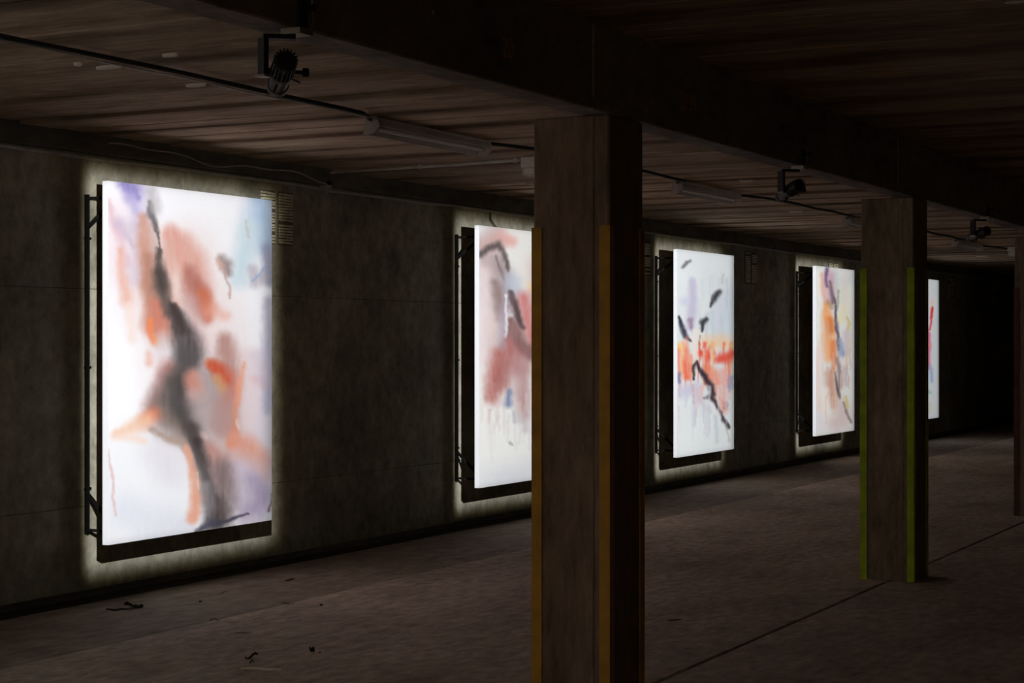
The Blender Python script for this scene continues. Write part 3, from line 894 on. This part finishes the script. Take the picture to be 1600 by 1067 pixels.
# ------------------------------------------------------------------ spotlights
def make_spot(x, label, power, i):
    t = thing('framing_spotlight', label, 'spotlight', (x, SPOT_Y, SPOT_Z), 0, 'spotlights clamped to the beam')
    tgt = Vector((PANELS[i] + PANEL_W / 2 - x, PANEL_BACK - SPOT_Y, HC - 0.14 - SPOT_Z))
    d = tgt.normalized()
    side = Vector((-d.y, d.x, 0)).normalized()       # to the left when looking along the beam of light
    up = d.cross(side) * -1 if d.cross(side).z < 0 else d.cross(side)
    lens = -d * 0.012
    rear = -d * 0.30
    lamp_light(t, x, i, power)
    # barrel towards the wall
    bm = B()
    lathe(bm, lens, -d, [(0.004, 0.027), (0.0, 0.031), (0.0, 0.034), (0.03, 0.034), (0.03, 0.030), (0.12, 0.030), (0.125, 0.035), (0.155, 0.036)], 24, False)
    obj('lens_barrel', bm, M['barrel'], t, False)
    bm = B()
    lathe(bm, lens - d * 0.035, -d, [(0, 0.026), (0.004, 0.028)], 20)
    obj('lens', bm, M['steel'], t)
    # finned lamp house
    body = obj('lamp_house', lathe(B(), lens - d * 0.15, -d, [(0, 0.030), (0.0, 0.036), (0.03, 0.038), (0.03, 0.030), (0.13, 0.030), (0.136, 0.024)], 24), M['black'], t)
    for k_ in range(18):
        a = 2 * math.pi * k_ / 18
        r = side * math.cos(a) + up * math.sin(a)
        c0 = lens - d * 0.185 + r * 0.029
        c1 = lens - d * 0.287 + r * 0.029
        bm = B()
        tn = r.cross(d) * 0.0026
        vs = [bm.verts.new(p) for p in (c0 - tn, c0 + tn, c1 + tn, c1 - tn, c0 + r * 0.009 - tn, c0 + r * 0.009 + tn, c1 + r * 0.007 + tn, c1 + r * 0.007 - tn)]
        for f in ((0, 1, 2, 3), (7, 6, 5, 4), (0, 4, 5, 1), (1, 5, 6, 2), (2, 6, 7, 3), (3, 7, 4, 0)):
            bm.faces.new([vs[q] for q in f])
        obj('cooling_fin', bm, M['black'], body)
    # four shutter handles of the framing gate
    for a in (0.4, 1.97, 3.54, 5.11):
        r = side * math.cos(a) + up * math.sin(a)
        p = lens - d * 0.135
        obj('shutter_handle', bar(B(), p + r * 0.033, p + r * 0.062, 0.012, 0.004), M['black'], t)
    # side arm, yoke pivot, tilt knob
    piv = lens - d * 0.165
    arm_c = piv + side * 0.058
    top = BEAM_Z - SPOT_Z - 0.03
    ax = Vector((arm_c.x, arm_c.y, 0))
    bm = B()
    bar(bm, (ax.x, ax.y, piv.z - 0.012), (ax.x, ax.y, top), 0.044, 0.016)
    arm = obj('drop_arm', bm, M['black'], t)
    arm.data.transform(Matrix.Translation(ax) @ Matrix.Rotation(math.atan2(-0.48, 0.885) * 1.0, 4, 'Z') @ Matrix.Translation(-ax))
    obj('arm_end_cap', box(B(), ax.x - 0.018, ax.x + 0.018, ax.y - 0.018, ax.y + 0.018, piv.z - 0.018, piv.z - 0.012), M['steel'], t)
    obj('pivot', lathe(B(), piv + side * 0.03, side, [(0, 0.010), (0.03, 0.010)], 10), M['black'], t)
    obj('tilt_knob', lathe(B(), piv - side * 0.034, -side, [(0, 0.006), (0.028, 0.006), (0.028, 0.014), (0.046, 0.014), (0.048, 0.010)], 12), M['black'], t)
    # bridge to the beam and the C clamp around its lower flange
    yb0, yb1 = BEAM_Y0 - SPOT_Y, BEAM_Y1 - SPOT_Y
    zb = BEAM_Z - SPOT_Z
    cx = ax.x + 0.06
    obj('bridge', bar(B(), (ax.x, ax.y, zb - 0.026), (cx, yb0 + 0.02, zb - 0.026), 0.040, 0.014), M['black'], t)
    obj('clamp_plate', box(B(), cx - 0.035, cx + 0.035, yb0 - 0.02, yb0 + 0.05, zb - 0.019, zb - 0.001), M['steel'], t)
    obj('clamp_jaw', box(B(), cx - 0.02, cx + 0.02, yb0 - 0.013, yb0 - 0.001, zb - 0.004, zb + 0.085), M['black'], t)
    obj('clamp_screw', lathe(B(), (cx, yb0 - 0.013, zb + 0.06), (0, -1, 0), [(0, 0.006), (0.03, 0.006), (0.03, 0.012), (0.036, 0.012)], 10), M['black'], t)
    # safety cable
    pts = []
    for q in range(11):
        s = q / 10
        pts.append((cx + 0.03 + 0.02 * math.sin(math.pi * s), yb0 - 0.02 + 0.02 * s, zb + 0.10 - 0.11 * s - 0.02 * math.sin(math.pi * s)))
    obj('safety_cable', tube(B(), pts, 0.003, 6), M['steel'], t)
    return t
slabels = ['nearest black framing spotlight on the beam, upper left, above the first canvas',
           'second black spotlight on the beam, between the yellow-edged and green-edged pillars',
           'third black spotlight on the beam, just left of the pillar at the right edge',
           'fourth black spotlight on the beam beyond the right edge of the photo',
           'fifth black spotlight farthest along the beam beyond the right edge',
           'black spotlight on the beam behind the camera, left of the photo']
for i, (x, pw) in enumerate(zip(SPOT_X, (1.0, 0.95, 0.92, 0.86, 0.76, 0.95))):
    make_spot(x, slabels[i], LAMP_POWER * pw, i)

# ------------------------------------------------------------------ fluorescent battens on the ceiling
FX = [8.81, 13.51, 18.20, 22.92]
FY = 5.55
flabels = ['nearest unlit white fluorescent batten on the ceiling, left of the yellow-edged pillar',
           'second unlit fluorescent batten on the ceiling, right of the yellow-edged pillar',
           'third fluorescent batten on the ceiling, mostly hidden behind the green-edged pillar',
           'fourth small fluorescent batten on the ceiling behind the third spotlight']
def make_batten(x, label):
    L = 1.40
    t = thing('fluorescent_batten', label, 'ceiling light', (x, FY, CEIL_Z - 0.006), 0, 'fluorescent battens on the ceiling')
    obj('housing', box(B(), 0.01, L - 0.01, -0.03, 0.03, -0.045, 0.0, 0.004), M['white'], t)
    for sec in (((0.030, -0.022), (0.052, -0.088), (0.050, -0.100), (0.056, -0.100), (0.057, -0.085), (0.034, -0.018)),
                ((-0.030, -0.022), (-0.046, -0.052), (-0.050, -0.058), (-0.053, -0.056), (-0.050, -0.046), (-0.034, -0.018))):
        bm = B()
        vs = [bm.verts.new((xx, yy, zz)) for xx in (0.012, L - 0.012) for yy, zz in sec]
        for q in range(6):
            bm.faces.new((vs[q], vs[(q + 1) % 6], vs[6 + (q + 1) % 6], vs[6 + q]))
        bm.faces.new(vs[:6])
        bm.faces.new(vs[6:][::-1])
        obj('reflector_wing', bm, M['white'], t)
    obj('lamp_tube', lathe(B(), (0.06, 0.004, -0.066), (1, 0, 0), [(0, 0.012), (L - 0.12, 0.012)], 14), M['tube'], t)
    for xx in (0.05, L - 0.05):
        obj('lamp_holder', box(B(), xx - 0.012, xx + 0.012, -0.012, 0.018, -0.085, -0.045), M['white'], t)
    for xx in (0.0, L - 0.008):
        bm = B()
        sec = ((-0.034, 0.0), (0.034, 0.0), (0.040, -0.018), (0.059, -0.100), (-0.010, -0.100), (-0.054, -0.058))
        vs = [bm.verts.new((xx + dx, yy, zz)) for dx in (0, 0.008) for yy, zz in sec]
        for q in range(6):
            bm.faces.new((vs[q], vs[(q + 1) % 6], vs[6 + (q + 1) % 6], vs[6 + q]))
        bm.faces.new(vs[:6])
        bm.faces.new(vs[6:][::-1])
        obj('end_plate', bm, M['white'], t)
    return t
b0 = make_batten(FX[0], flabels[0])
for x, lab in zip(FX[1:], flabels[1:]):
    c = copy_tree(b0)
    c.location.x = x
    c['label'] = lab

# supply cables between the battens
def ceiling_cable(xa, xb, label, ya, yb, ym=5.395):
    pts = []
    n = 24
    for q in range(n + 1):
        s = q / n
        x = xa + (xb - xa) * s
        y = ym
        if xa > X0 and s < 0.12:
            y = ya + (ym - ya) * (s / 0.12)
        if s > 0.94:
            y = ym + (yb - ym) * ((s - 0.94) / 0.06) ** 1.5
        z = CEIL_Z - 0.022 - 0.008 * math.sin(s * 9) ** 2
        pts.append((x, y, z))
    o = obj('supply_cable', tube(B(), pts, 0.012, 8), M['cable'])
    props(o, label, 'cable', 'black supply cables along the ceiling')
ceiling_cable(2.0, FX[0] - 0.012, 'black cable on the ceiling running left from the nearest fluorescent batten', 5.395, FY)
ceiling_cable(FX[0] + 1.412, FX[1] - 0.012, 'black cable on the ceiling between the first and second battens', FY, FY)
ceiling_cable(FX[1] + 1.412, FX[2] - 0.012, 'black cable on the ceiling between the second and third battens', FY, FY)
ceiling_cable(FX[2] + 1.412, FX[3] - 0.012, 'black cable on the ceiling between the third and fourth battens', FY, FY)
ceiling_cable(FX[3] + 1.412, 30.0, 'black cable on the ceiling beyond the fourth batten', FY, 5.395)
o = obj('cable_wire', tube(B(), [(2.0 + q * 0.28, 5.415, CEIL_Z - 0.042 - 0.004 * math.sin(q * 1.7)) for q in range(25)], 0.004, 6), M['steel'])
props(o, 'thin bright wire running beside the black ceiling cable at upper left', 'wire')

# pale conduit across the ceiling to an emergency light
o = obj('ceiling_conduit', tube(B(), [(11.46, WALL_Y - 0.07, CEIL_Z - 0.02), (11.42, 7.0, CEIL_Z - 0.02), (11.36, 6.3, CEIL_Z - 0.02), (11.30, 5.86, CEIL_Z - 0.02)], 0.011, 10), M['conduit'])
props(o, 'pale conduit crossing the ceiling just left of the yellow-edged pillar', 'conduit')
for yy, xx in ((6.75, 11.40), (5.9, 11.307)):
    obj('conduit_clip', box(B(), xx - 0.015, xx + 0.015, yy - 0.012, yy + 0.012, CEIL_Z - 0.036, CEIL_Z - 0.002), M['conduit'], o)

def emergency(x, y, label):
    t = thing('emergency_light', label, 'emergency light', (x, y, CEIL_Z - 0.004), 0, 'pale emergency light boxes on the ceiling')
    obj('base_box', box(B(), -0.055, 0.055, -0.06, 0.06, -0.075, 0.0, 0.006), M['box'], t)
    bm = B()
    box(bm, -0.05, 0.05, -0.052, 0.052, -0.135, -0.0755, 0.012)
    obj('diffuser', bm, M['tube'], t)
    for s in (-0.03, 0, 0.03):
        obj('diffuser_rib', box(B(), -0.052, 0.052, s - 0.004, s + 0.004, -0.138, -0.09), M['box'], t)
# pale spalls and repair patches on the ceiling boards
for px_, py_, w_, l_ in ((170, 104, 0.05, 0.16), (122, 99, 0.03, 0.05), (306, 132, 0.05, 0.13), (266, 85, 0.04, 0.09), (838, 286, 0.06, 0.2), (780, 288, 0.05, 0.2), (1166, 282, 0.06, 0.12), (1243, 330, 0.05, 0.15), (1535, 400, 0.08, 0.2), (1590, 0, 0.05, 0.1)):
    d_ = (CEIL_Z - HC) * F_PX / (YH - py_)
    t_ = (px_ - 800) / F_PX
    bm = B()
    lathe(bm, (0, 0, 0), (0, 0, -1), [(-0.01, 0.5), (0.004, 0.48), (0.006, 0.35)], 14)
    sp_ = obj('repair_patch', bm, M['mortar'], ceil)
    sp_.location = (d_ * (ct + t_ * st), d_ * (st - t_ * ct), CEIL_Z - 0.006)
    sp_.scale = (w_, l_, 1)
emergency(11.30, 5.77, 'ivory emergency light box on the ceiling at the left edge of the yellow-edged pillar')
emergency(25.2, 5.30, 'small pale emergency light box on the ceiling near the pillar at the right edge')

# conduit along the top of the wall and its junction boxes
pts = [(X0 + 0.5 + q * 0.5, WALL_Y - 0.016 - 0.0, HC + 1.172 + 0.006 * math.sin(q * 0.9) + 0.004 * math.sin(q * 2.3)) for q in range(90)]
o = obj('wall_conduit', tube(B(), pts, 0.013, 8), M['conduit'])
props(o, 'thin pale conduit running along the top of the long wall', 'conduit')
def wob(q):
    return 0.022 * math.sin(q * 0.5) + 0.012 * math.sin(q * 1.1 + 1) - 0.0012 * q
pts = [(8.9 + q * 0.12, WALL_Y - 0.065, HC + 1.262 + wob(q)) for q in range(22)]
o = obj('loose_cable', tube(B(), pts, 0.006, 6), M['conduit'])
props(o, 'loose wavy cable hanging along the wall top above the first canvas', 'cable')
def junction(x, z, label):
    t = thing('junction_box', label, 'junction box', (x, WALL_Y - 0.03, z), 0, 'round junction boxes on the wall top')
    obj('box_body', lathe(B(), (0, 0.03, 0), (0, -1, 0), [(0, 0.05), (0.045, 0.048), (0.055, 0.040)], 12), M['junction'], t)
    for a in (0, 90, 180, 270):
        r = Vector((math.cos(math.radians(a)), 0, math.sin(math.radians(a))))
        obj('cable_gland', lathe(B(), r * 0.044, r, [(0, 0.014), (0.02, 0.014), (0.02, 0.010), (0.03, 0.010)], 8), M['junction'], t)
junction(11.47, HC + 1.20, 'pale brown junction box on the wall top right of the first canvas')
junction(15.42, HC + 1.175, 'pale junction box on the wall top touching the yellow-edged pillar')

# black wire dropping behind the second canvas
o = obj('hanging_wire', tube(B(), [(14.16, WALL_Y - 0.02, HC + 1.165), (14.15, WALL_Y - 0.03, HC + 1.10), (14.22, WALL_Y - 0.05, HC + 1.03), (14.26, WALL_Y - 0.09, HC + 0.95), (14.26, WALL_Y - 0.12, HC + 0.8)], 0.006, 6), M['cable'])
props(o, 'short black wire dropping from the conduit behind the second canvas', 'wire')

# ------------------------------------------------------------------ louvred vents high in the wall
vlabels = {0: 'louvred vent on the wall beside the first canvas top right corner', 2: 'louvred vent on the wall just right of the yellow-edged pillar',
           3: 'louvred vent on the wall between third and fourth canvases', 4: 'louvred vent on the wall above the fourth canvas',
           6: 'louvred vent on the wall right of the fifth canvas', 7: 'farthest faint louvred vent on the wall near the right edge'}
def make_vent(x, label):
    t = thing('louvred_vent', label, 'vent', (x, WALL_Y - 0.004, HC + 0.72), 0, 'louvred vents high in the wall')
    z1 = 0.38
    r = random.Random(int(x * 10))
    for s in (-0.115, 0.115):
        fr = B()
        box(fr, s - 0.098, s + 0.098, -0.002, 0.003, -0.01, z1 + 0.01)
        obj('vent_recess', fr, M['wall_dark'], t)
        n = 18
        for q in range(n):
            z = 0.01 + (z1 - 0.02) * q / (n - 1)
            if r.random() < 0.12:
                continue
            bm = B()
            dz = r.uniform(-0.003, 0.003)
            bar(bm, (s - 0.088, -0.007, z + dz), (s + 0.088, -0.007, z - dz), 0.007, 0.013)
            obj('louvre_slat', bm, M['louvre'], t)
for k, lab in vlabels.items():
    make_vent(10.84 + 3.41 * k, lab)

# ------------------------------------------------------------------ litter on the floor
def leaf_mesh(L, Wd, seed, curl=0.3):
    r = random.Random(seed)
    bm = B()
    n = 9
    rows = []
    for i in range(n + 1):
        s = i / n
        w = Wd * math.sin(math.pi * min(1, s * 0.96 + 0.02)) ** 0.8 * r.uniform(0.6, 1.15)
        zc = 0.006 + 0.02 * curl * math.sin(s * 5 + seed)
        row = []
        for j in (-1, -0.5, 0, 0.5, 1):
            row.append(bm.verts.new((L * (s - 0.5), w * j / 2 + 0.1 * Wd * math.sin(s * 4 + seed), max(0.002, zc + abs(j) * curl * Wd * 0.35 * r.uniform(0.6, 1.2)))))
        rows.append(row)
    top = []
    for a, b in zip(rows, rows[1:]):
        for j in range(4):
            top.append(bm.faces.new((a[j], a[j + 1], b[j + 1], b[j])))
    bmesh.ops.solidify(bm, geom=top, thickness=0.0015)
    return bm
def twig_mesh(L, r0, seed, bend=0.1):
    r = random.Random(seed)
    pts = [(L * (q / 6 - 0.5), bend * L * math.sin(q * 1.1 + seed) * 0.5, r0 * 1.1 + abs(r.uniform(0, r0 * 0.8))) for q in range(7)]
    return tube(B(), pts, [r0 * (0.55 + 0.45 * math.sin(math.pi * (q + 0.6) / 7)) for q in range(7)], 7)
def litter(px, py, kind, size, ang, seed, label, cat, wd=0.4, curl=0.5, mat='leaf'):
    p = floor_at(px, py)
    if p.y > 6.21:
        p.z = -0.014
    if kind == 'leaf':
        o = obj('dead_leaf', leaf_mesh(size, size * wd, seed, curl), M[mat])
    elif kind == 'twig':
        o = obj('twig', twig_mesh(size, size * wd, seed), M[mat])
    else:
        bm = B()
        bmesh.ops.create_icosphere(bm, subdivisions=2, radius=size / 2)
        r = random.Random(seed)
        for v in bm.verts:
            v.co *= r.uniform(0.85, 1.1)
            v.co.z = v.co.z * 0.6 + size * 0.28
        o = obj('pebble', bm, M[mat])
    o.location = p
    o.rotation_euler = (0, 0, math.radians(ang))
    return props(o, label, cat, 'litter on the concrete floor')
# angle: -62 is level in the photo, +28... runs along the wall
litter(209, 946, 'leaf', 0.11, -40, 1, 'largest dark dead leaf clump on the floor left below the first canvas', 'leaf', 0.9, 0.55)
litter(183, 951, 'twig', 0.13, -55, 2, 'dark twig touching the largest dead leaf at lower left', 'twig', 0.05)
litter(453, 904, 'twig', 0.11, 5, 3, 'dark straight twig on the floor strip right of the first canvas', 'twig', 0.05)
litter(348, 925, 'leaf', 0.06, -40, 4, 'small curled leaf on the floor strip under the first canvas right corner', 'leaf', 0.3)
litter(313, 937, 'pebble', 0.018, 0, 5, 'small dark pebble on the floor strip under the first canvas', 'pebble')
litter(336, 971, 'leaf', 0.07, -20, 6, 'thin dark leaf lying on the floor joint, left one of two', 'leaf', 0.25)
litter(450, 945, 'leaf', 0.11, -10, 7, 'thin dark leaf lying on the floor joint, right one of two', 'leaf', 0.2)
litter(502, 946, 'pebble', 0.018, 30, 8, 'small dark pebble just below the floor joint', 'pebble')
litter(379, 989, 'twig', 0.09, -66, 9, 'thin dark straw below the floor joint, above the dark leaf', 'twig', 0.02, mat='leaf')
litter(393, 1029, 'leaf', 0.065, -50, 10, 'dark crumpled leaf on the floor near the bottom edge, above the pale stick', 'leaf', 0.8, 0.7)
litter(393, 1037, 'leaf', 0.03, -30, 11, 'small leaf fragment between the dark crumpled leaf and the pale stick', 'leaf', 0.7)
litter(408, 1048, 'twig', 0.20, -66, 12, 'long pale stick on the floor near the bottom edge', 'stick', 0.034, mat='straw')
litter(488, 1019, 'leaf', 0.045, 30, 13, 'small bent dark leaf on the floor right of the pale stick', 'leaf', 0.6, 0.9)
litter(500, 1020, 'pebble', 0.012, 0, 14, 'tiny dark pebble right of the small bent leaf', 'pebble')
litter(1054, 970, 'twig', 0.08, -45, 15, 'dark twig on the floor right of the yellow-edged pillar', 'twig', 0.05)
litter(1114, 973, 'pebble', 0.026, 0, 16, 'pale chip of stone on the floor between the first two pillars', 'chip', mat='straw')
